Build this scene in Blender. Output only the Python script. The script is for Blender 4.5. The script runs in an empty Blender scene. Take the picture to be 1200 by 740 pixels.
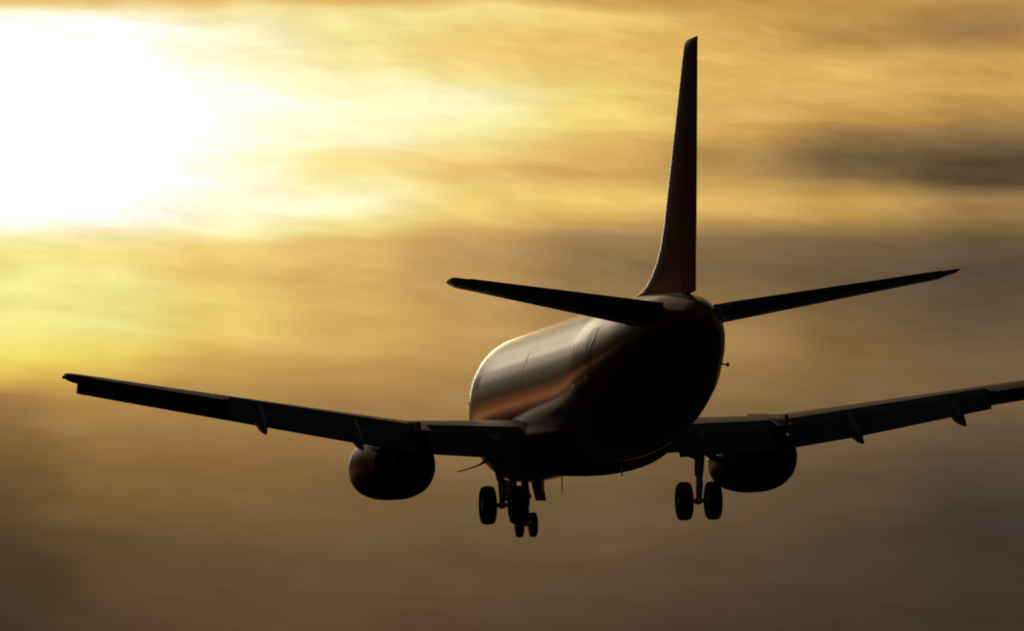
import bpy, bmesh, math, random
from mathutils import Vector, Matrix
random.seed(7)
R = math.radians
S = bpy.context.scene
C = S.collection

# ------------------------------------------------------------------ camera
ELEV = 6.0                      # the lens looks up six degrees from the ground
FPX = 10653.0                   # focal length in pixels of a 1200 pixel wide frame
cam_d = bpy.data.cameras.new('camera')
cam_d.sensor_width = 36.0
cam_d.lens = 36.0 * FPX / 1200.0
cam_d.clip_start = 1.0
cam_d.clip_end = 60000.0
cam = bpy.data.objects.new('camera', cam_d)
C.objects.link(cam)
cam.location = (0, 0, 1.7)
cam.rotation_euler = (R(90 + ELEV), 0, 0)
S.camera = cam

# ------------------------------------------------------------------ exposure
S.view_settings.view_transform = 'Standard'
S.view_settings.look = 'None'
S.view_settings.gamma = 1.0
S.view_settings.use_curve_mapping = False
EXPO = -2.0                     # exposed for the bright sky
S.view_settings.exposure = EXPO
S.cycles.filter_width = 2.0
S.cycles.max_bounces = 6
S.cycles.sample_clamp_direct = 8.0
S.cycles.sample_clamp_indirect = 8.0

# ------------------------------------------------------------------ sun
SUN_AZ = (70 - 600) / FPX       # radians, from +Y towards +X
SUN_EL = R(ELEV) + (370 - 150) / FPX
sun_dir = Vector((math.sin(SUN_AZ) * math.cos(SUN_EL), math.cos(SUN_AZ) * math.cos(SUN_EL), math.sin(SUN_EL)))
sd = bpy.data.lights.new('sun', 'SUN')
sd.energy = 2.0
sd.angle = R(4.0)                # veiled by cloud
sd.color = (1.0, 0.82, 0.55)
sun = bpy.data.objects.new('sun', sd)
C.objects.link(sun)
sun.rotation_euler = sun_dir.to_track_quat('Z', 'Y').to_euler()
sun.location = (-200, 900, 300)

# ------------------------------------------------------------------ sky
def lin(c):
    f = lambda v: v / 12.92 if v <= 0.04045 else ((v + 0.055) / 1.055) ** 2.4
    return tuple(f(x / 255.0) for x in c)

W = bpy.data.worlds.new('World')
S.world = W
W.use_nodes = True
nt = W.node_tree
nt.nodes.clear()

def nd(t, **k):
    n = nt.nodes.new(t)
    for a, b in k.items():
        setattr(n, a, b)
    return n

def wire(a, sock):
    if isinstance(a, (int, float)):
        sock.default_value = a
    elif isinstance(a, (tuple, list)):
        sock.default_value = tuple(a) if len(a) == len(sock.default_value) else (*a, 1.0)
    else:
        nt.links.new(a, sock)

def M(op, a, b=0.0, c=0.0):
    n = nd('ShaderNodeMath', operation=op)
    wire(a, n.inputs[0]); wire(b, n.inputs[1]); wire(c, n.inputs[2])
    return n.outputs[0]

def mix(f, a, b, mode='MIX'):
    n = nd('ShaderNodeMix', data_type='RGBA', blend_type=mode)
    n.clamp_factor = True
    wire(f, n.inputs[0]); wire(a, n.inputs[6]); wire(b, n.inputs[7])
    return n.outputs[2]

def smooth(v, a, b, lo=0.0, hi=1.0):
    n = nd('ShaderNodeMapRange', interpolation_type='SMOOTHSTEP')
    wire(v, n.inputs[0]); wire(a, n.inputs[1]); wire(b, n.inputs[2]); wire(lo, n.inputs[3]); wire(hi, n.inputs[4])
    return n.outputs[0]

def gauss(u, v, cu, cv, su, sv):
    a = M('DIVIDE', M('SUBTRACT', u, cu), su)
    b = M('DIVIDE', M('SUBTRACT', v, cv), sv)
    return M('EXPONENT', M('MULTIPLY', M('ADD', M('MULTIPLY', a, a), M('MULTIPLY', b, b)), -1.0))

def vec(x, y, z):
    n = nd('ShaderNodeCombineXYZ')
    wire(x, n.inputs[0]); wire(y, n.inputs[1]); wire(z, n.inputs[2])
    return n.outputs[0]

def noise(v, scale, detail=4.0, rough=0.55):
    n = nd('ShaderNodeTexNoise', noise_dimensions='3D')
    wire(v, n.inputs['Vector'])
    n.inputs['Scale'].default_value = scale
    n.inputs['Detail'].default_value = detail
    n.inputs['Roughness'].default_value = rough
    return n.outputs['Fac']

tc = nd('ShaderNodeTexCoord')
sp = nd('ShaderNodeSeparateXYZ')
nt.links.new(tc.outputs['Generated'], sp.inputs[0])
dx, dy, dz = sp.outputs
az = M('ARCTAN2', dx, dy)
el = M('ARCSINE', dz)
# direction on the celestial sphere, in units of 1/FPX radian
U = M('MULTIPLY_ADD', az, FPX, 600.0)
V = M('SUBTRACT', 370.0, M('MULTIPLY', M('SUBTRACT', el, R(ELEV)), FPX))

Vt = M('SUBTRACT', V, M('MULTIPLY', U, 0.05))                     # strata lean a little
n1 = noise(vec(M('DIVIDE', U, 420.0), M('DIVIDE', Vt, 80.0), 0.0), 1.0, 4.0)
wob = M('MULTIPLY', M('SUBTRACT', n1, 0.5), 70.0)
n4 = noise(vec(M('DIVIDE', U, 105.0), M('DIVIDE', M('ADD', M('SUBTRACT', Vt, M('MULTIPLY', U, 0.05)), wob), 25.0), 11.0), 1.0, 5.0, 0.55)
n2 = noise(vec(M('DIVIDE', U, 230.0), M('DIVIDE', M('ADD', Vt, wob), 38.0), 3.0), 1.0, 4.0, 0.55)
n3 = noise(vec(M('DIVIDE', U, 170.0), M('DIVIDE', Vt, 70.0), 7.0), 1.0, 4.0, 0.6)
Vw = M('ADD', V, M('MULTIPLY', M('SUBTRACT', n1, 0.5), 46.0))
Uw = M('ADD', U, M('MULTIPLY', M('SUBTRACT', n3, 0.5), 120.0))

# cloud strata: colour against height, at a row of bearings
STRATA = {
 0:   [(-60,(205,160,90)),(2,(228,185,105)),(12,(246,236,190)),(24,(247,247,244)),(256,(247,247,244)),(278,(246,236,176)),(298,(243,224,132)),(330,(246,234,146)),(385,(248,238,146)),(415,(246,226,112)),(440,(226,184,92)),(462,(160,120,72)),(500,(142,107,65)),(560,(104,80,50)),(650,(78,61,41)),(740,(62,49,35))],
 120: [(-60,(205,160,90)),(2,(230,186,104)),(12,(247,238,196)),(24,(247,247,244)),(256,(247,247,240)),(278,(245,231,164)),(298,(240,214,120)),(330,(240,226,140)),(385,(240,229,138)),(415,(240,212,104)),(440,(214,170,88)),(470,(176,134,78)),(500,(160,121,72)),(560,(130,98,60)),(650,(98,74,48)),(740,(80,61,43))],
 250: [(-60,(205,160,90)),(2,(230,182,100)),(14,(244,228,160)),(40,(244,236,196)),(100,(246,240,206)),(150,(246,242,218)),(185,(244,236,190)),(215,(246,242,214)),(248,(246,240,200)),(268,(245,236,172)),(286,(236,200,112)),(320,(232,196,110)),(360,(237,206,114)),(390,(237,203,110)),(425,(212,168,94)),(455,(186,144,84)),(490,(164,124,76)),(560,(132,98,61)),(650,(102,78,52)),(740,(88,66,45))],
 400: [(-60,(205,160,88)),(2,(228,178,96)),(16,(243,224,150)),(40,(242,226,146)),(80,(243,228,152)),(118,(246,240,192)),(162,(245,236,184)),(186,(236,204,112)),(205,(242,222,138)),(240,(246,240,190)),(264,(243,224,140)),(285,(226,181,104)),(330,(216,170,100)),(390,(220,178,104)),(430,(196,150,90)),(480,(166,126,80)),(560,(126,96,63)),(650,(104,80,54)),(740,(88,67,46))],
 550: [(-60,(200,152,86)),(4,(222,170,92)),(18,(242,218,140)),(45,(240,206,120)),(62,(236,196,112)),(85,(240,212,126)),(112,(247,240,184)),(150,(245,232,156)),(180,(240,208,120)),(200,(228,182,100)),(225,(240,208,118)),(250,(240,206,112)),(275,(210,164,98)),(300,(190,148,98)),(340,(196,154,100)),(390,(200,156,98)),(430,(184,140,88)),(480,(162,124,80)),(560,(122,94,64)),(650,(100,78,54)),(740,(86,66,46))],
 700: [(-60,(196,148,84)),(4,(214,164,90)),(25,(238,204,116)),(60,(232,186,104)),(100,(238,208,116)),(150,(240,210,114)),(175,(226,176,98)),(205,(214,164,92)),(235,(238,198,108)),(256,(220,174,100)),(280,(162,128,88)),(310,(144,114,82)),(350,(154,120,82)),(410,(170,130,86)),(470,(146,112,74)),(560,(114,89,62)),(650,(96,75,53)),(740,(80,62,45))],
 850: [(-60,(192,144,82)),(4,(204,156,88)),(30,(218,168,94)),(70,(224,174,96)),(120,(224,178,100)),(160,(216,166,92)),(185,(176,136,84)),(205,(182,140,84)),(232,(230,184,104)),(256,(204,158,94)),(280,(134,107,76)),(310,(121,97,70)),(350,(136,107,74)),(400,(172,132,86)),(440,(156,120,80)),(490,(128,99,68)),(560,(106,83,58)),(650,(88,69,50)),(740,(74,58,43))],
 1000:[(-60,(186,140,80)),(4,(200,152,86)),(30,(186,142,84)),(48,(192,146,86)),(80,(226,178,100)),(110,(226,178,102)),(140,(206,158,92)),(163,(152,118,76)),(190,(114,91,65)),(210,(130,102,70)),(232,(214,168,98)),(256,(184,144,88)),(282,(118,95,70)),(320,(106,86,66)),(360,(118,92,64)),(410,(128,97,63)),(450,(128,98,66)),(490,(120,94,66)),(560,(94,75,54)),(650,(76,62,47)),(740,(66,53,40))],
 1150:[(-60,(180,136,80)),(4,(192,146,86)),(25,(172,132,82)),(42,(160,122,80)),(70,(206,158,92)),(110,(206,158,92)),(140,(176,134,80)),(162,(122,97,68)),(186,(84,68,50)),(214,(84,68,50)),(236,(160,124,80)),(256,(150,116,74)),(285,(100,82,60)),(320,(86,71,55)),(370,(98,80,60)),(430,(116,92,66)),(470,(122,94,68)),(500,(100,80,60)),(560,(78,66,50)),(620,(60,54,44)),(650,(63,55,44)),(740,(60,50,39))],
}
VA, VB = -60.0, 740.0
fac = M('DIVIDE', M('SUBTRACT', Vw, VA), VB - VA)
def ramp(stops):
    n = nd('ShaderNodeValToRGB')
    e = n.color_ramp.elements
    while len(e) > 1:
        e.remove(e[-1])
    for i, (y, c) in enumerate(stops):
        p = (y - VA) / (VB - VA)
        if i == 0:
            e[0].position = p; q = e[0]
        else:
            q = e.new(p)
        L = sum(c) / 3
        k = 1 - .09 * max(0, 1 - abs(L - 135) / 80)          # the mid tones lean to olive
        q.color = (*lin((c[0]*(1-(1-k)*.25), c[1], c[2]*k)), 1)
    wire(fac, n.inputs[0])
    return n.outputs[0]
keys = sorted(STRATA)
col = ramp(STRATA[keys[0]])
for k0, k1 in zip(keys, keys[1:]):
    col = mix(smooth(Uw, k0, k1), col, ramp(STRATA[k1]))
# fine streaks in the cloud
st = M('ADD', M('MULTIPLY', M('SUBTRACT', n2, 0.5), 0.34), M('MULTIPLY', M('SUBTRACT', n3, 0.5), 0.26))
n5 = noise(vec(M('DIVIDE', U, 62.0), M('DIVIDE', M('ADD', M('SUBTRACT', Vt, M('MULTIPLY', U, 0.10)), wob), 9.0), 17.0), 1.0, 4.0, 0.6)
wisp = M('MULTIPLY', smooth(U, 380.0, 760.0), smooth(V, 180.0, 330.0, 1.0, 0.15))
st = M('ADD', st, M('MULTIPLY', M('MULTIPLY', M('SUBTRACT', n5, 0.5), wisp), 0.22))
calm = smooth(V, 250.0, 480.0, 1.0, 0.35)          # the wisps are crisper in the upper sky
st = M('ADD', st, M('MULTIPLY', M('MULTIPLY', M('SUBTRACT', n4, 0.5), calm), 0.42))
st = M('MAXIMUM', M('ADD', 1.0, st), 0.3)
col = mix(1.0, col, vec(st, M('POWER', st, 1.25), M('POWER', st, 1.8)), 'MULTIPLY')

# the rest of the sky, away from the sun
sky = nd('ShaderNodeTexSky', sky_type='NISHITA')
sky.sun_disc = False
sky.sun_elevation = SUN_EL
sky.sun_rotation = SUN_AZ
sky.air_density = 1.2
sky.dust_density = 2.0
nish = mix(1.0, sky.outputs[0], (0.05, 0.05, 0.05), 'MULTIPLY')
K = 2.0 ** (-EXPO)              # strata colours are given as exposed
AZD = M('MULTIPLY', az, 180 / math.pi)
ELD = M('MULTIPLY', el, 180 / math.pi)
g1 = gauss(AZD, ELD, -14.0, 14.5, 9.0, 4.2)       # bright veil of cloud left of the sun
g2 = gauss(AZD, ELD, -19.0, 2.3, 13.0, 1.5)         # orange strip under the cloud deck
g3 = gauss(AZD, ELD, 0.0, 24.0, 40.0, 13.0)
def scl(c, f):
    return mix(1.0, c, vec(f, f, f), 'MULTIPLY')
far = scl((0.95, 0.78, 0.55), M('MULTIPLY', g1, 1.55 * K))
far = mix(1.0, far, scl((0.80, 0.29, 0.10), M('MULTIPLY', g2, 0.42 * K)), 'ADD')
far = mix(1.0, far, scl((0.34, 0.22, 0.11), M('MULTIPLY', g3, 0.4 * K)), 'ADD')
csun = M('ADD', M('ADD', M('MULTIPLY', dx, sun_dir.x), M('MULTIPLY', dy, sun_dir.y)), M('MULTIPLY', dz, sun_dir.z))
far = mix(1.0, far, scl(nish, smooth(csun, -0.1, 0.85, 0.9, 0.04)), 'ADD')     # cloud covers the sunward half
bank = noise(vec(M('MULTIPLY', AZD, 0.11), M('MULTIPLY', ELD, 0.42), 1.0), 1.0, 5.0, 0.55)
bk = smooth(bank, 0.3, 0.7, 0.55, 1.35)
far = scl(far, bk)

near = scl(col, K)
inU = smooth(M('ABSOLUTE', M('SUBTRACT', U, 600.0)), 640.0, 1700.0, 1.0, 0.0)
inV = smooth(M('ABSOLUTE', M('SUBTRACT', V, 370.0)), 440.0, 1500.0, 1.0, 0.0)
front = M('MULTIPLY', inU, inV)
out = mix(front, far, near)
out = scl(out, smooth(ELD, -0.5, 2.0, 0.3, 1.0))          # murk along the horizon
# the sun itself, blown out behind thin cloud
glow = gauss(U, V, 60.0, 148.0, 105.0, 56.0)
out = mix(1.0, out, scl((1.0, 0.88, 0.62), M('MULTIPLY', glow, 2.5 * K)), 'ADD')
glow2 = gauss(U, V, 70.0, 150.0, 370.0, 105.0)
out = mix(1.0, out, scl((1.0, 0.95, 0.85), M('MULTIPLY', glow2, 0.36 * K)), 'ADD')
bg = nd('ShaderNodeBackground')
wire(out, bg.inputs[0])
bg.inputs[1].default_value = 1.0
wo = nd('ShaderNodeOutputWorld')
nt.links.new(bg.outputs[0], wo.inputs[0])

# ------------------------------------------------------------------ mesh helpers
class MB:
    def __init__(s):
        s.v = []; s.f = []; s.m = []
    def ring_loft(s, rings, cap0=True, cap1=True, mat=0, closed=True):
        b = len(s.v); n = len(rings[0])
        for r in rings:
            s.v += [tuple(p) for p in r]
        for i in range(len(rings) - 1):
            for j in range(n if closed else n - 1):
                k = (j + 1) % n
                s.f.append((b + i*n + j, b + i*n + k, b + (i+1)*n + k, b + (i+1)*n + j)); s.m.append(mat)
        if cap0: s.f.append(tuple(b + j for j in range(n))[::-1]); s.m.append(mat)
        if cap1: s.f.append(tuple(b + (len(rings)-1)*n + j for j in range(n))); s.m.append(mat)
    def tube(s, pts, rad, n=12, mat=0):
        pts = [Vector(p) for p in pts]
        if not isinstance(rad, (list, tuple)): rad = [rad] * len(pts)
        rings = []
        for i, p in enumerate(pts):
            d = (pts[min(i+1, len(pts)-1)] - pts[max(i-1, 0)]).normalized()
            a = d.cross(Vector((0, 0, 1)) if abs(d.z) < .9 else Vector((1, 0, 0))).normalized()
            c = d.cross(a)
            rings.append([p + (a*math.cos(t*2*math.pi/n) + c*math.sin(t*2*math.pi/n)) * rad[i] for t in range(n)])
        s.ring_loft(rings, mat=mat)
    def lathe(s, o, axis, prof, n=32, mat=0):
        # prof: (along, radius); axis 'y' or 'x'
        rings = []
        for a, r in prof:
            ring = []
            for t in range(n):
                c, q = math.cos(t*2*math.pi/n), math.sin(t*2*math.pi/n)
                ring.append((o[0]+r*c, o[1]+a, o[2]+r*q) if axis == 'y' else (o[0]+a, o[1]+r*c, o[2]+r*q))
            rings.append(ring)
        s.ring_loft(rings, mat=mat)
    def plate(s, quad, th, mat=0):
        # quad of four or more outline points; thickness along the normal
        q = [Vector(p) for p in quad]
        nrm = (q[1]-q[0]).cross(q[2]-q[0]).normalized() * th * .5
        s.ring_loft([[p - nrm for p in q], [p + nrm for p in q]], mat=mat)
    def build(s, name, mats, parent=None, smooth_angle=35):
        me = bpy.data.meshes.new(name)
        me.from_pydata(s.v, [], s.f)
        mats = mats if isinstance(mats, (list, tuple)) else [mats]
        for m in mats: me.materials.append(m)
        for p, i in zip(me.polygons, s.m): p.material_index = i
        bm = bmesh.new(); bm.from_mesh(me)
        bmesh.ops.recalc_face_normals(bm, faces=bm.faces)
        for f in bm.faces: f.smooth = True
        for e in bm.edges:
            if len(e.link_faces) == 2 and e.calc_face_angle(0) > R(smooth_angle): e.smooth = False
        bm.to_mesh(me); bm.free()
        o = bpy.data.objects.new(name, me)
        C.objects.link(o)
        if parent: o.parent = parent
        return o

def empty(name, parent=None):
    o = bpy.data.objects.new(name, None)
    C.objects.link(o)
    if parent: o.parent = parent
    return o

def A(s, y, z):                 # station aft of the nose, left, up
    return Vector((16.4 - s, y, z))

def pchip(xs, ys, x):
    n = len(xs)
    if x <= xs[0]: return ys[0]
    if x >= xs[-1]: return ys[-1]
    i = max(j for j in range(n-1) if xs[j] <= x)
    h = [xs[j+1]-xs[j] for j in range(n-1)]
    d = [(ys[j+1]-ys[j])/h[j] for j in range(n-1)]
    def sl(j):
        if j == 0: return d[0]
        if j == n-1: return d[-1]
        if d[j-1]*d[j] <= 0: return 0.0
        return 2*d[j-1]*d[j]/(d[j-1]+d[j])
    t = (x-xs[i])/h[i]
    return ((1+2*t)*(1-t)**2*ys[i] + t*(1-t)**2*h[i]*sl(i) + t*t*(3-2*t)*ys[i+1] + t*t*(t-1)*h[i]*sl(i+1))

# ------------------------------------------------------------------ materials
def mat(name, base, rough=.4, metal=0.0, coat=0.0, spec=.5, dirt=.15, scale=1.5):
    m = bpy.data.materials.new(name); m.use_nodes = True
    t = m.node_tree; b = t.nodes['Principled BSDF']
    b.inputs['Roughness'].default_value = rough
    b.inputs['Metallic'].default_value = metal
    b.inputs['Coat Weight'].default_value = coat
    b.inputs['Coat Roughness'].default_value = .12
    b.inputs['Specular IOR Level'].default_value = spec
    co = t.nodes.new('ShaderNodeTexCoord')
    nz = t.nodes.new('ShaderNodeTexNoise'); nz.inputs['Scale'].default_value = scale; nz.inputs['Detail'].default_value = 6
    t.links.new(co.outputs['Object'], nz.inputs['Vector'])
    r = t.nodes.new('ShaderNodeValToRGB')
    r.color_ramp.elements[0].position = .3; r.color_ramp.elements[1].position = .7
    r.color_ramp.elements[0].color = (*[c*(1-dirt) for c in base], 1)
    r.color_ramp.elements[1].color = (*[min(1, c*(1+dirt)) for c in base], 1)
    t.links.new(nz.outputs['Fac'], r.inputs[0]); t.links.new(r.outputs[0], b.inputs['Base Color'])
    mr = t.nodes.new('ShaderNodeMapRange')
    mr.inputs[3].default_value = max(.03, rough-.06); mr.inputs[4].default_value = rough+.08
    t.links.new(nz.outputs['Fac'], mr.inputs[0]); t.links.new(mr.outputs[0], b.inputs['Roughness'])
    return m

def livery_and_reflection():
    m = bpy.data.materials.new('fuselage_paint'); m.use_nodes = True
    t = m.node_tree; b = t.nodes['Principled BSDF']
    L = t.links.new
    b.inputs['Coat Weight'].default_value = .9
    b.inputs['Coat Roughness'].default_value = .11
    co = t.nodes.new('ShaderNodeTexCoord'); s = t.nodes.new('ShaderNodeSeparateXYZ')
    L(co.outputs['Object'], s.inputs[0])
    def mm(op, a, bb):
        n = t.nodes.new('ShaderNodeMath'); n.operation = op
        for i, q in enumerate((a, bb)):
            if isinstance(q, (int, float)): n.inputs[i].default_value = q
            else: L(q, n.inputs[i])
        return n.outputs[0]
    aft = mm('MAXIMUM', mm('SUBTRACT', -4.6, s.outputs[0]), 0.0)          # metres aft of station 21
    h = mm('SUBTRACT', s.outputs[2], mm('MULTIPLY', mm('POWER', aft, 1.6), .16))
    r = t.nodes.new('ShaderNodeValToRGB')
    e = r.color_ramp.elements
    stops = [(-.42,(.26,.05,.03)), (-.38,(.62,.13,.03)), (.02,(.62,.15,.035)), (.05,(.10,.09,.09)), (.47,(.11,.10,.10)), (.50,(.62,.56,.47))]  # livery stripes; orange and dark bands also paint in the sky's reflection
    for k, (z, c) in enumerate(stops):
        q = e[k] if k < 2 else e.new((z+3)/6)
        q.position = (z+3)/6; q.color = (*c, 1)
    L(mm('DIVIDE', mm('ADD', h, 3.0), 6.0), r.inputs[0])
    nz = t.nodes.new('ShaderNodeTexNoise'); nz.inputs['Scale'].default_value = .9; nz.inputs['Detail'].default_value = 7
    L(co.outputs['Object'], nz.inputs['Vector'])
    mr = t.nodes.new('ShaderNodeMapRange'); mr.inputs[3].default_value = .82; mr.inputs[4].default_value = 1.15
    L(nz.outputs['Fac'], mr.inputs[0])
    mx = t.nodes.new('ShaderNodeMix'); mx.data_type = 'RGBA'; mx.blend_type = 'MULTIPLY'; mx.inputs[0].default_value = 1
    L(r.outputs[0], mx.inputs[6]); L(mr.outputs[0], mx.inputs[7])
    L(mx.outputs[2], b.inputs['Base Color'])
    m2 = t.nodes.new('ShaderNodeMapRange'); m2.inputs[3].default_value = .22; m2.inputs[4].default_value = .36
    L(nz.outputs['Fac'], m2.inputs[0]); L(m2.outputs[0], b.inputs['Roughness'])
    # skin panel joints: a ring every 1.27 m
    w = mm('FRACT', mm('DIVIDE', s.outputs[0], 1.27), 0.0)
    line = mm('LESS_THAN', w, .012)
    bp = t.nodes.new('ShaderNodeBump'); bp.inputs['Strength'].default_value = .25; bp.inputs['Distance'].default_value = .01; bp.invert = True
    L(line, bp.inputs['Height']); L(bp.outputs[0], b.inputs['Normal'])
    return m

m_body = livery_and_reflection()
m_fin = mat('fin_paint', (.17, .018, .014), .25, spec=.02)
m_wing = mat('wing_grey_paint', (.24, .23, .22), .27)
m_flap = mat('flap_grey_paint', (.10, .10, .135), .45)
m_metal = mat('bare_metal', (.55, .54, .53), .28, metal=.9)
m_nac = mat('nacelle_paint', (.20, .025, .012), .3, spec=.25)
m_hot = mat('burnt_metal', (.16, .14, .13), .45, metal=.8)
m_dark = mat('dark_cavity', (.02, .02, .02), .8)
m_tyre = mat('tyre_rubber', (.02, .02, .021), .75)
m_rim = mat('wheel_alloy', (.35, .35, .35), .4, metal=.7)
m_strut = mat('gear_enamel', (.35, .34, .33), .4)
m_chrome = mat('chrome_piston', (.6, .6, .6), .15, metal=1.0)
m_glass = mat('cabin_glass', (.05, .05, .05), .28, coat=.9, dirt=.05)
m_white = mat('radome_white', (.6, .6, .58), .35)
m_door = m_body
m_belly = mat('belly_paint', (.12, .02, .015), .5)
m_hatch = mat('gear_door_paint', (.045, .045, .045), .8, spec=.15)

# ------------------------------------------------------------------ ground
def ground_mat():
    m = bpy.data.materials.new('dry_grass'); m.use_nodes = True
    t = m.node_tree; b = t.nodes['Principled BSDF']; b.inputs['Roughness'].default_value = 1.0; b.inputs['Specular IOR Level'].default_value = 0.0
    co = t.nodes.new('ShaderNodeTexCoord')
    nz = t.nodes.new('ShaderNodeTexNoise'); nz.inputs['Scale'].default_value = .02; nz.inputs['Detail'].default_value = 12
    t.links.new(co.outputs['Object'], nz.inputs['Vector'])
    r = t.nodes.new('ShaderNodeValToRGB')
    r.color_ramp.elements[0].color = (.018, .02, .01, 1); r.color_ramp.elements[1].color = (.05, .042, .022, 1)
    t.links.new(nz.outputs['Fac'], r.inputs[0]); t.links.new(r.outputs[0], b.inputs['Base Color'])
    return m
g = MB()
N = 24; X = 25000.0
for i in range(N + 1):
    for j in range(N + 1):
        g.v.append((-X + 2*X*i/N, -X + 2*X*j/N, 0.0))
for i in range(N):
    for j in range(N):
        a = i*(N+1)+j
        g.f.append((a, a+N+1, a+N+2, a+1)); g.m.append(0)
go = g.build('ground', ground_mat())
go['kind'] = 'structure'

# ------------------------------------------------------------------ airplane root: pose fitted to the photograph
rv = Vector((-0.0553003, -0.1572655, -0.0224000))
Rq = Matrix.Rotation(rv.length, 3, rv.normalized())
B = Matrix(((0, -1, 0), (0, 0, -1), (1, 0, 0)))
Rc = Rq @ B                                             # airplane axes -> lens axes (right, down, forward)
e_ = R(ELEV)
Cm = Matrix(((1, 0, 0), (0, -math.sin(e_), -math.cos(e_)), (0, math.cos(e_), -math.sin(e_)))) @ Matrix(((1,0,0),(0,-1,0),(0,0,-1)))
Rw = Cm @ Rc
Tw = Cm @ Vector((2.24695, 1.82945, 238.93)) + Vector((0, 0, 1.7))
plane = empty('airplane')
plane.matrix_world = Matrix.Translation(Tw) @ Rw.to_4x4()
plane['label'] = 'twin-engine jet airliner with wheels and flaps down, silhouetted against the sunset sky'
plane['category'] = 'airplane'

# ------------------------------------------------------------------ fuselage
FS = [ # s, top, bottom, half width, height of widest point
 (0.0,-.64,-.76,.06,-.70),(.15,-.40,-1.0,.32,-.70),(.5,-.1,-1.3,.66,-.66),(1.0,.22,-1.55,.88,-.58),(1.6,.55,-1.75,1.06,-.46),
 (2.3,1.15,-1.9,1.23,-.32),(3.0,1.55,-2.0,1.37,-.18),(4.0,1.80,-2.08,1.53,-.07),(5.2,1.88,-2.12,1.70,-.02),(6.5,1.89,-2.13,1.82,0),(8.0,1.89,-2.13,1.88,0),
 (20.0,1.89,-2.13,1.88,0),(21.5,1.89,-2.09,1.88,.01),(23,1.88,-1.92,1.87,.04),(24.5,1.86,-1.60,1.78,.12),(26,1.83,-1.14,1.61,.26),
 (27.5,1.78,-.62,1.40,.46),(29,1.70,-.10,1.12,.68),(30.3,1.58,.32,.78,.86),(31.4,1.43,.62,.48,.98),(32.0,1.3,.74,.33,1.02),(32.18,1.22,.80,.24,1.01)]
fs = [r[0] for r in FS]
def fsec(s):
    return [pchip(fs, [r[k] for r in FS], s) for k in (1, 2, 3, 4)]
def fside(s, z, sg, off=0.0):
    zt, zb, w, zc = fsec(s)
    hh = (zt - zc) if z >= zc else (zc - zb)
    q = min(1.0, abs(z - zc) / hh)
    y = w * math.sqrt(max(0, 1 - q*q))
    n = Vector((0, y/(w*w), (z - zc)/(hh*hh))).normalized()
    return A(s, sg*(y + n.y*off), z + n.z*off)
NA = 72
mb = MB(); rings = []
sts = sorted(set([0, .05, .15, .3, .5, .75, 1, 1.3, 1.6, 1.95, 2.3, 2.65, 3, 3.5, 4, 4.6, 5.2, 5.8, 6.5, 8, 10, 12, 14, 16, 18] + [20 + i*.3 for i in range(41)] + [32.1, 32.18]))
for s in sts:
    zt, zb, w, zc = fsec(s)
    ring = []
    for k in range(NA):
        t = 2*math.pi*k/NA
        c, q = math.cos(t), math.sin(t)
        ring.append(A(s, w*c, zc + ((zt-zc) if q >= 0 else (zc-zb))*q))
    rings.append(ring)
mb.ring_loft(rings)
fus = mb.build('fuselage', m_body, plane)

def patch(s0, s1, z0, z1, sg, off, ex=4.0, n=20):
    b = MB(); sc, zc = (s0+s1)/2, (z0+z1)/2; hs, hz = (s1-s0)/2, (z1-z0)/2
    rings = []
    for k, o in ((1.0, -.02), (1.0, off), (.8, off), (.5, off), (.2, off)):
        ring = []
        for i in range(n):
            t = 2*math.pi*(i+.5)/n
            c, q = math.cos(t), math.sin(t)
            c = math.copysign(abs(c)**(2/ex), c); q = math.copysign(abs(q)**(2/ex), q)
            ring.append(fside(sc + hs*c*k, zc + hz*q*k, sg, o))
        rings.append(ring)
    b.ring_loft(rings)
    return b
for sg in (1, -1):
    for i in range(37):
        s = 5.9 + i*.508
        if 11.5 < s < 11.9: continue
        patch(s, s+.25, .36, .72, sg, .0015, 3.2).build('window', m_glass, fus)
    patch(4.55, 5.42, -.72, 1.12, sg, .008, 9, 36).build('door', m_door, fus)
    patch(24.75, 25.5, -.62, 1.05, sg, .008, 9, 36).build('door', m_door, fus)
    patch(15.0, 15.52, -.05, .9, sg, .007, 9, 28).build('door', m_door, fus)
    patch(2.35, 2.85, .55, .95, sg, .006, 5, 16).build('cockpit_window', m_glass, fus)
    patch(1.95, 2.28, .42, .76, sg, .006, 5, 16).build('cockpit_window', m_glass, fus)
patch(7.6, 8.8, -1.65, -.85, -1, .008, 9, 36).build('cargo_door', m_door, fus)
patch(20.2, 21.4, -1.6, -.8, -1, .008, 9, 36).build('cargo_door', m_door, fus)

# wing to body fairing
mb = MB(); rings = []
for i in range(33):
    s = 9.3 + (19.9-9.3)*i/32
    u = (s-9.3)/(19.9-9.3)
    k = min(1, math.sin(math.pi*min(u/.55, 1, (1-u)/.45*1.0 if u > .55 else 1)*.5))**.6 if 0 < u < 1 else 0
    k = max(k, .02)
    hw = 1.35 + .78*k; zb = -1.55 - (.78 if u < .6 else .78 - .22*(u-.6)/.4)*k; ztop = -1.2 + .45*k
    ring = []
    for a in range(40):
        t = 2*math.pi*a/40; c, q = math.cos(t), math.sin(t)
        c = math.copysign(abs(c)**.92, c); q = math.copysign(abs(q)**.95, q)
        zc = -1.35
        ring.append(A(s, hw*c, zc + (ztop-zc if q > 0 else zc-zb)*q))
    rings.append(ring)
mb.ring_loft(rings)
mb.build('belly_fairing', m_belly, plane)

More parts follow.
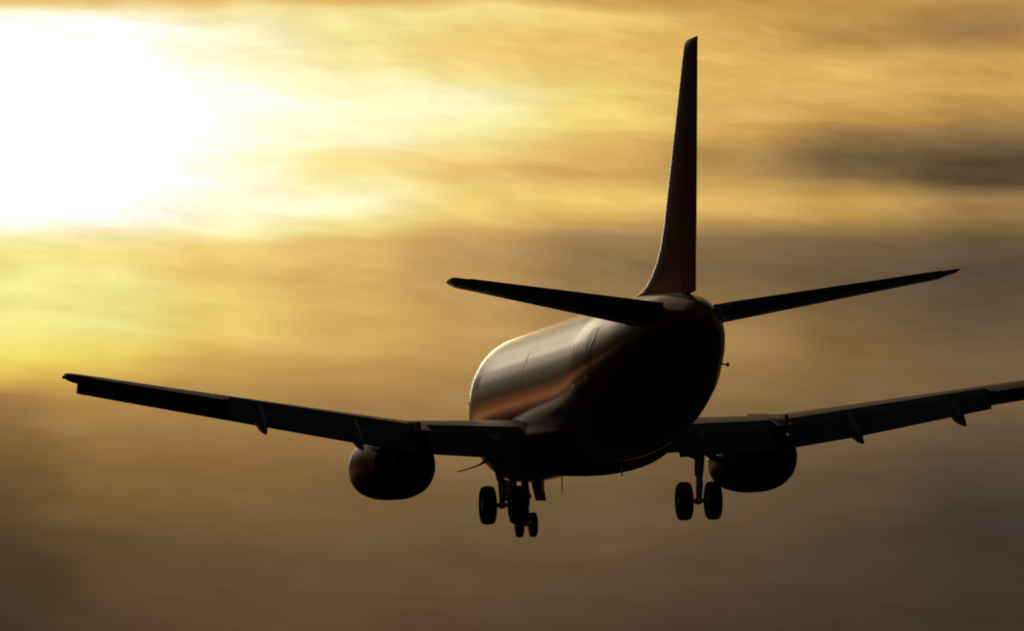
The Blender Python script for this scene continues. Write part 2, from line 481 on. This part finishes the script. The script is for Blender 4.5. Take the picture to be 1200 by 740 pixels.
# tail end: exhaust ring, wicks, blades
mb = MB(); mb.lathe(A(32.17, 0, 1.01), 'x', [(.12, .20), (-.06, .19), (-.07, .15), (.02, .14)], 24)
mb.build('exhaust_outlet', m_hot, fus)
def blade(s, y, z, h, c, rake, parent, name='antenna', th=.03):
    b = MB()
    b.plate([A(s-c/2, y, z+(.06 if h < 0 else -.06)), A(s+c/2, y, z+(.06 if h < 0 else -.06)), A(s+rake+c*.3, y, z+h), A(s+rake-c*.25, y, z+h)], th)
    return b.build(name, m_white, parent)
blade(10.2, 0, -2.2, -.40, .08, .05, fus, th=.018)
blade(7.0, 0, -2.12, -.34, .34, .05, fus)
blade(19.8, 0, -2.18, -.36, .10, .05, fus)
blade(14.5, 0, 1.89, .3, .3, .12, fus)
mb = MB(); mb.tube([fside(25.6, .05, -1, -.05), fside(25.6, .05, -1, .13)], .022, 8); p = fside(25.6, .05, -1, .15)
mb.lathe(p, 'y', [(-.05, .02), (-.02, .055), (.015, .055), (.04, .02)], 12)
mb.build('tail_probe', m_dark, fus)

# ------------------------------------------------------------------ aerofoils
def af(x, tc_, cam_=.015):
    x = min(max(x, 0.0), 1.0)
    t = 5*tc_*(.2969*math.sqrt(x) - .1260*x - .3516*x*x + .2843*x**3 - .1036*x**4)
    c = cam_*4*x*(1-x)
    return c + t + .0015, c - t - .0015
def cosx(x0, x1, n):
    return [x0 + (x1-x0)*(1-math.cos(math.pi*.5*i/(n-1))) for i in range(n)]
def loop(x0, x1, tc_, cam_=.015, n=14):
    xs = cosx(x0, x1, n)
    up = [(x, af(x, tc_, cam_)[0]) for x in reversed(xs)]
    lo = [(x, af(x, tc_, cam_)[1]) for x in (xs[1:] if x0 == 0 else xs)]
    return up + lo
def interp(tab, y):
    k = [r[0] for r in tab]
    if y <= k[0]: return list(tab[0][1:])
    for a, b in zip(tab, tab[1:]):
        if y <= b[0]:
            f = (y-a[0])/(b[0]-a[0])
            return [p+(q-p)*f for p, q in zip(a[1:], b[1:])]
    return list(tab[-1][1:])
# y, leading edge, trailing edge, height of trailing edge, incidence, thickness
WT = [(1.2,10.6,17.4,-1.40,1.5,.14),(1.7,11.2,17.4,-1.37,1.5,.14),(4.9,13.05,17.4,-1.14,1.0,.125),(9.35,15.38,18.57,-.40,0.0,.115),(14.0,17.82,19.78,.34,-1.0,.105),(14.18,18.05,19.82,.375,-1,.09),(14.33,18.45,19.85,.40,-1,.05)]
def bend(sg, y):              # the right wing flexes a little less
    return 0.0 if sg > 0 else -.06*min(y, 4.9)/4.9 - .10*max(0, y-4.9)/4.45
def wp(sg, y, x, t, dy=0):
    le, te, z, inc, _ = interp(WT, y)
    c = te-le; i = R(inc)
    return A(le + c*(1-(1-x)*math.cos(i)) + c*t*math.sin(i), sg*y, z + bend(sg, y) + c*((1-x)*math.sin(i) + t*math.cos(i)))
def wtc(y): return interp(WT, y)[4]

def ctrl_loop(x0, tc_, defl, cam_=.015, n=6):
    """aft wedge of an aerofoil turned down about its hinge"""
    hx, hz = x0, sum(af(x0, tc_, cam_))/2
    d = R(defl); pts = []
    raw = [(x0 + (1-x0)*i/(n-1)) for i in range(n)]
    lo = [(x, af(x, tc_, cam_)[0]) for x in raw] + [(x, af(x, tc_, cam_)[1]) for x in reversed(raw)]
    for x, z in lo:
        a, b = x-hx, z-hz
        pts.append((hx + a*math.cos(d) + b*math.sin(d), hz - a*math.sin(d) + b*math.cos(d)))
    return pts

def element(x, z, c, ang, tc_=.13):
    """small aerofoil of chord c whose nose sits at (x, z), turned down by ang"""
    d = R(ang)
    return [(x + a*c*math.cos(d) + b*c*math.sin(d), z - a*c*math.sin(d) + b*c*math.cos(d)) for a, b in loop(0, 1, tc_, .03, 8)]

def lin_y(a, b, n): return [a + (b-a)*i/(n-1) for i in range(n)]

def make_wing(sg):
    flap_in, flap_out, ail = (2.05, 4.60), (4.98, 10.05), (10.15, 13.75)
    mb = MB()
    spans = [(1.2, 2.05, 1.0), (2.05, 4.60, .77), (4.60, 4.98, .985), (4.98, 10.05, .77), (10.05, 10.15, 1.0), (10.15, 13.75, .765), (13.75, 14.33, 1.0)]
    rings = []
    for a, b, xm in spans:
        ys = [a+1e-4, b-1e-4] if b-a < .3 else lin_y(a+1e-4, b-1e-4, max(3, int((b-a)/.5)))
        if a > 13.7: ys = [a+1e-4, 14.0, 14.09, 14.18, 14.27, 14.33]
        for y in ys:
            rings.append([wp(sg, y, x, t) for x, t in loop(0, xm, wtc(y))])
    mb.ring_loft(rings)
    w = mb.build('wing', m_wing, plane)
    # flaps: three slotted elements each
    for a, b in (flap_in, flap_out):
        f = MB()
        for (x, z, c, ang) in ((.775, -.012, .075, 16), (.835, -.035, .135, 29), (.952, -.098, .085, 44)):
            rr = []
            for y in lin_y(a, b, 8):
                le, te = interp(WT, y)[:2]
                k = min(1.0, 3.9/(te-le))
                rr.append([wp(sg, y, .775 + (px-.775)*k, pz*k) for px, pz in element(x, z, c, ang)])
            f.ring_loft(rr)
        f.build('flap', m_flap, w)
    al = MB()
    al.ring_loft([[wp(sg, y, x, t) for x, t in ctrl_loop(.775, wtc(y), 3)] for y in lin_y(ail[0]+.03, ail[1]-.03, 8)])
    al.build('aileron', m_wing, w)
    # slats outboard of the engine
    for a, b in ((5.75, 8.4), (8.402, 11.1), (11.102, 13.88)):
        sl = MB(); rr = []
        for y in lin_y(a, b, 6):
            tcy = wtc(y); le, te = interp(WT, y)[:2]; c = te-le
            d = R(27); pts = []
            k = .62/(c*.16)
            up = [(x, af(x, tcy)[0]) for x in cosx(0, .17, 8)][::-1] + [(x, af(x, tcy)[1]) for x in cosx(0, .06, 5)[1:]]
            inner = [(.065, -.004), (.11, .022)]
            for x, t in up + inner:
                x2, t2 = x*k, t*k**.5
                px, pz = x2-.02, t2
                pts.append((-.075*k + px*math.cos(d) + pz*math.sin(d)*.0 + pz*math.sin(-d)*-1*.4, -.055*k - px*-1*math.sin(d)*1.0 + pz*math.cos(d) - .02))
            rr.append([wp(sg, y, x, t) for x, t in pts])
        sl.ring_loft(rr)
        sl.build('slat', m_metal, w)
    # krueger flap inboard of the engine
    kf = MB()
    kf.plate([wp(sg, 2.4, -.005, -.02), wp(sg, 3.95, -.005, -.02), wp(sg, 3.95, -.075, -.085), wp(sg, 2.4, -.065, -.075)], .05)
    kf.build('krueger_flap', m_metal, w)
    # flap track fairings
    for y, L1, dz in ((6.6, 1.5, .40), (9.2, 1.3, .36)):
        le, te, z = interp(WT, y)[:3]; z += bend(sg, y)
        ff = MB(); rr = []
        s0 = te - 1.9
        for u in (0, .08, .2, .4, .6, .75, .88, .96, 1.0):
            s = s0 + u*(1.9 + 1.0)
            r = .16*math.sin(math.pi*min(1, u*1.15/1.15)**.75)**.7 if 0 < u < 1 else .006
            r = max(r, .012)
            zc = z - .16 - max(0, u-.35)*1.0
            hgt = r*1.9
            rr.append([A(s, sg*(y + r*math.cos(t*math.pi/6)), zc + hgt*math.sin(t*math.pi/6)) for t in range(12)])
        ff.ring_loft(rr)
        ff.build('flap_track_fairing', m_flap, w)
    # static wicks on the trailing edge
    for y in (11.2, 12.4, 13.5, 14.2):
        k = MB(); p = wp(sg, y, 1.0, 0)
        k.tube([p + Vector((.02, 0, 0)), p + Vector((-.16, 0, -.01))], .006, 6)
        k.build('static_wick', m_dark, w)
    nl = MB(); p = wp(sg, 14.30, .12, 0)
    nl.tube([p + Vector((.12, -sg*.03, 0)), p + Vector((0, sg*.02, 0)), p + Vector((-.15, sg*.02, 0))], [.02, .05, .02], 10)
    nl.build('navigation_light', m_glass, w)
    return w
make_wing(1); make_wing(-1)

# ------------------------------------------------------------------ engines
def nring(s, yc, zc, r, n=40, flat=.82):
    ring = []
    for i in range(n):
        t = 2*math.pi*i/n; c, q = math.cos(t), math.sin(t)
        if q < 0:
            c2 = math.copysign(abs(c)**.80, c); z = -r*flat*abs(q)**.86
        else:
            c2 = math.copysign(abs(c)**.92, c); z = r*.90*q
        ring.append(A(s, yc + r*c2, zc + z))
    return ring
def make_engine(sg):
    yc, zc = sg*4.88, -1.87
    e = MB()
    prof = [(11.35,.70),(10.9,.74),(10.55,.76),(10.42,.80),(10.38,.84),(10.43,.89),(10.6,.95),(11.0,1.02),(11.5,1.07),(12.0,1.09),(12.6,1.07),(13.2,1.00),(13.8,.90),(14.35,.80),(14.36,.775),(13.9,.80),(13.4,.80)]
    e.ring_loft([nring(s, yc, zc, r) for s, r in prof], cap0=False, cap1=False)
    n = e.build('engine', m_nac, plane)
    l = MB()
    l.ring_loft([nring(s, yc, zc, r+.004) for s, r in ((10.55,.752),(10.42,.795),(10.375,.84),(10.425,.893),(10.58,.945))], cap0=False, cap1=False)
    l.build('intake_lip', m_metal, n)
    f = MB(); f.lathe(A(11.3, yc, zc), 'x', [(.35, .03), (.12, .16), (0, .22), (-.01, .74), (-.06, .74)], 32)
    f.build('fan', m_hot, n)
    v = MB(); v.lathe(A(13.45, yc, zc), 'x', [(0, .86), (-.05, .86)], 32); v.build('stator_ring', m_dark, n)
    k = MB(); k.lathe(A(13.5, yc, zc+.04), 'x', [(.05, .62), (-.5, .60), (-1.1, .52), (-1.75, .41), (-1.76, .385), (-1.2, .38)], 32); k.build('exhaust_nozzle', m_hot, n)
    c = MB(); c.lathe(A(14.7, yc, zc+.04), 'x', [(0, .30), (-.3, .27), (-.75, .12), (-.95, .02)], 24); c.build('exhaust_cone', m_hot, n)
    p = MB(); rr = []
    for s, zb, zt, hw in ((11.2,-1.12,-.98,.05),(11.8,-1.1,-.78,.16),(12.6,-1.2,-.68,.22),(13.6,-1.4,-.72,.24),(14.8,-1.45,-.8,.24),(16.0,-1.35,-.85,.18),(17.2,-1.2,-.9,.05)):
        rr.append([A(s, yc+sg*0+hw*a, zz) for a, zz in ((-1, zb), (1, zb), (1, (zb+zt)/2), (.8, zt), (-.8, zt), (-1, (zb+zt)/2))])
    p.ring_loft(rr); p.build('pylon', m_nac, n)
    st = MB()   # vortex strake on the inboard side of the cowl
    st.plate([A(11.4, yc-sg*.76, zc+.70), A(12.6, yc-sg*.74, zc+.72), A(12.5, yc-sg*.98, zc+.92)], .015)
    st.build('strake', m_nac, n)
make_engine(1); make_engine(-1)

# ------------------------------------------------------------------ tail
def tail_piece(name, parent, sec_pts, material):
    b = MB(); b.ring_loft(sec_pts); return b.build(name, material, parent)
# fin: z, leading edge, trailing edge, half-thickness reference
FT = [(1.3,22.3,31.3),(1.86,22.4,31.3),(1.93,23.6,31.35),(2.05,24.6,31.38),(2.25,25.5,31.42),(2.55,26.35,31.5),(2.9,27.0,31.6),(3.4,27.55,31.72),(7.60,30.78,32.53),(7.72,30.9,32.57),(7.80,31.02,32.6)]
def fin_sec(z, x0, x1, n=14):
    le, te = interp(FT, z)[:2]
    c = te-le
    ca = interp([(1.3,5.2),(3.4,4.2),(7.45,2.0),(7.8,1.6)], z)[0]
    pts = []
    for x, t in loop(x0, x1, .095*ca/c*(1 if z < 7.75 else .6), 0.0, n):
        pts.append(A(le+c*x, t*c, z))
    return pts
zs = [1.3,1.86,1.93,2.05,2.25,2.55,2.9,3.4,4.2,5.2,6.2,7.2]
def hinge(z):            # chord fraction of the rudder hinge line
    le, te = interp(FT, z)[:2]
    ca = interp([(1.3,5.2),(3.4,4.2),(7.45,2.0),(7.8,1.6)], z)[0]
    return 1 - .27*ca/(te-le)
rings = [fin_sec(z, 0, hinge(z)-.004) for z in zs] + [fin_sec(7.28, 0, hinge(7.28)-.004)] + [fin_sec(z, 0, 1.0) for z in (7.285, 7.50, 7.60, 7.72, 7.80)]
fin = tail_piece('tail_fin', plane, rings, m_fin)
def rud(z):
    le, te = interp(FT, z)[:2]; c = te-le; h = hinge(z)
    ca = interp([(1.3,5.2),(3.4,4.2),(7.45,2.0),(7.8,1.6)], z)[0]
    return [A(le+c*x, t*c, z) for x, t in ctrl_loop(h+.004, .095*ca/c, 0, 0.0)]
tail_piece('rudder', fin, [rud(z) for z in (1.6, 2.5, 3.4, 4.8, 6.2, 7.26)], m_fin)

# tailplane: y, leading edge, trailing edge, height at mid chord
HT = [(.3,26.9,31.5,1.08),(.8,27.3,31.6,1.15),(6.05,31.35,33.05,1.86),(6.22,31.6,33.12,1.885),(6.32,32.0,33.15,1.895)]
def hp(sg, y, x, t):
    le, te, z = interp(HT, y); c = te-le; i = R(-2.5)
    return A(le + c*(.5+(x-.5)*math.cos(i)), sg*y, z + c*((.5-x)*math.sin(i) + t))
def make_tail(sg):
    rr = [[hp(sg, y, x, t) for x, t in loop(0, .70, .10, 0.0)] for y in lin_y(.3, 5.9, 9)]
    rr += [[hp(sg, y, x, t) for x, t in loop(0, 1.0, .10 if y < 6.2 else .05, 0.0)] for y in (5.902, 6.05, 6.22, 6.32)]
    b = MB(); b.ring_loft(rr); h = b.build('tailplane', m_wing, plane)
    el_ = MB(); el_.ring_loft([[hp(sg, y, x, t) for x, t in ctrl_loop(.708, .10, -2, 0.0)] for y in lin_y(0.85, 5.88, 8)])
    el_.build('elevator', m_wing, h)
    for y in (4.2, 5.2, 6.0):
        k = MB(); p = hp(sg, y, 1.0, 0)
        k.tube([p + Vector((.02, 0, 0)), p + Vector((-.14, 0, -.01))], .006, 6)
        k.build('static_wick', m_dark, h)
make_tail(1); make_tail(-1)

# ------------------------------------------------------------------ landing gear
def wheel(o, r, w, name, parent):
    b = MB()
    prof = [(-w*.36, r*.55), (-w*.47, r*.66), (-w*.5, r*.80), (-w*.44, r*.92), (-w*.30, r*.985), (-w*.12, r), (-w*.115, r*.985), (-w*.08, r*.985), (-w*.075, r),
            (w*.075, r), (w*.08, r*.985), (w*.115, r*.985), (w*.12, r), (w*.30, r*.985), (w*.44, r*.92), (w*.5, r*.80), (w*.47, r*.66), (w*.36, r*.55)]
    b.lathe(o, 'y', prof, 40, 0)
    b.lathe(o, 'y', [(-w*.40, r*.10), (-w*.42, r*.2), (-w*.32, r*.3), (-w*.30, r*.46), (-w*.40, r*.56), (w*.40, r*.56), (w*.30, r*.46), (w*.32, r*.3), (w*.42, r*.2), (w*.40, r*.10)], 28, 1)
    return b.build(name, [m_tyre, m_rim], parent)
def main_gear(sg):
    g = MB(); y = 2.615; s = 16.4; z = -3.1
    g.tube([A(s-.12, sg*2.75, -1.25), A(s-.03, sg*2.66, -2.2), A(s-.02, sg*2.64, -2.45)], [.13, .13, .11], 16)
    g.tube([A(s, sg*y, z), A(s-.14, sg*y, z)], .1, 12)
    g.tube([A(s-.10, sg*2.5, -1.62), A(s-.06, sg*2.95, -1.62)], .07, 10)
    st = g.build('main_landing_gear', m_strut, plane)
    p = MB(); p.tube([A(s-.02, sg*2.645, -2.4), A(s, sg*y, z)], [.075, .075], 14); p.build('piston', m_chrome, st)
    a = MB(); a.tube([A(s, sg*(y-.45), z), A(s, sg*(y+.45), z)], .06, 12); a.build('axle', m_strut, st)
    b = MB()
    b.tube([A(s-.05, sg*2.64, -2.0), A(s+.02, sg*2.1, -1.75), A(s, sg*1.5, -1.6)], [.05, .055, .05], 10)
    b.tube([A(s-.05, sg*2.70, -1.75), A(s-.05, sg*3.35, -1.45)], .035, 8)
    b.build('side_brace', m_strut, st)
    d = MB(); d.tube([A(s-.04, sg*2.66, -2.25), A(s-1.0, sg*2.7, -1.5)], .05, 10); d.build('drag_brace', m_strut, st)
    t = MB()
    t.plate([A(s+.06, sg*(y-.07), -2.42), A(s+.06, sg*(y+.09), -2.42), A(s+.42, sg*(y+.05), -2.68), A(s+.42, sg*(y-.04), -2.68)], .05)
    t.plate([A(s+.42, sg*(y-.04), -2.68), A(s+.42, sg*(y+.05), -2.68), A(s+.05, sg*(y+.08), -3.02), A(s+.05, sg*(y-.07), -3.02)], .05)
    t.build('torque_link', m_strut, st)
    h = MB(); h.tube([A(s+.12, sg*2.74, -1.7), A(s+.20, sg*2.70, -2.3), A(s+.26, sg*2.66, -2.75), A(s+.1, sg*2.62, -3.05)], .018, 6); h.build('brake_hose', m_dark, st)
    # curved outboard door carried by the leg
    dd = MB(); rr = []
    for u in (0, .25, .5, .75, 1):
        yy = 2.86 + u*.86; zz = -1.78 - .44*u**.6 + .05*u*u
        cw = .62 - .28*u
        rr.append([A(s-.1-cw, sg*yy, zz), A(s-.1+cw, sg*yy, zz), A(s-.1+cw, sg*(yy+.01), zz-.035), A(s-.1-cw, sg*(yy+.01), zz-.035)])
    dd.ring_loft(rr); dd.build('gear_door', m_hatch, st)
    for k in (-.385, .385):
        wheel(A(s, sg*(y+k), z), .508, .37, 'wheel', st)
main_gear(1); main_gear(-1)

g = MB(); s = 3.95
g.tube([A(s-.12, 0, -1.6), A(s-.03, 0, -2.75)], [.10, .10], 14)
g.tube([A(s-.02, -.1, -2.6), A(s-.02, .1, -2.6)], .14, 12)
ng = g.build('nose_landing_gear', m_strut, plane)
p = MB(); p.tube([A(s-.03, 0, -2.7), A(s, 0, -3.25)], .06, 12); p.build('piston', m_chrome, ng)
a = MB(); a.tube([A(s, -.26, -3.25), A(s, .26, -3.25)], .045, 10); a.build('axle', m_strut, ng)
d = MB(); d.tube([A(s-.06, .12, -2.5), A(s-1.1, .2, -1.85)], .04, 8); d.tube([A(s-.06, -.12, -2.5), A(s-1.1, -.2, -1.85)], .04, 8); d.build('drag_brace', m_strut, ng)
t = MB()
t.plate([A(s+.07, -.07, -2.7), A(s+.07, .07, -2.7), A(s+.30, .05, -2.92), A(s+.30, -.05, -2.92)], .04)
t.plate([A(s+.30, -.05, -2.92), A(s+.30, .05, -2.92), A(s+.06, .07, -3.15), A(s+.06, -.07, -3.15)], .04)
t.build('torque_link', m_strut, ng)
for k in (-1, 1):
    dr = MB(); dr.plate([A(2.75, k*.36, -1.95), A(4.75, k*.36, -2.06), A(4.6, k*.46, -2.62), A(2.9, k*.46, -2.55)], .03)
    dr.build('gear_door', m_hatch, ng)
    wheel(A(s, k*.19, -3.25), .345, .20, 'wheel', ng)
    ll = MB(); ll.lathe(A(s-.2, k*.13, -2.45), 'x', [(.06, .07), (.05, .085), (-.05, .06), (-.07, .02)], 14); ll.build('taxi_light', m_glass, ng)
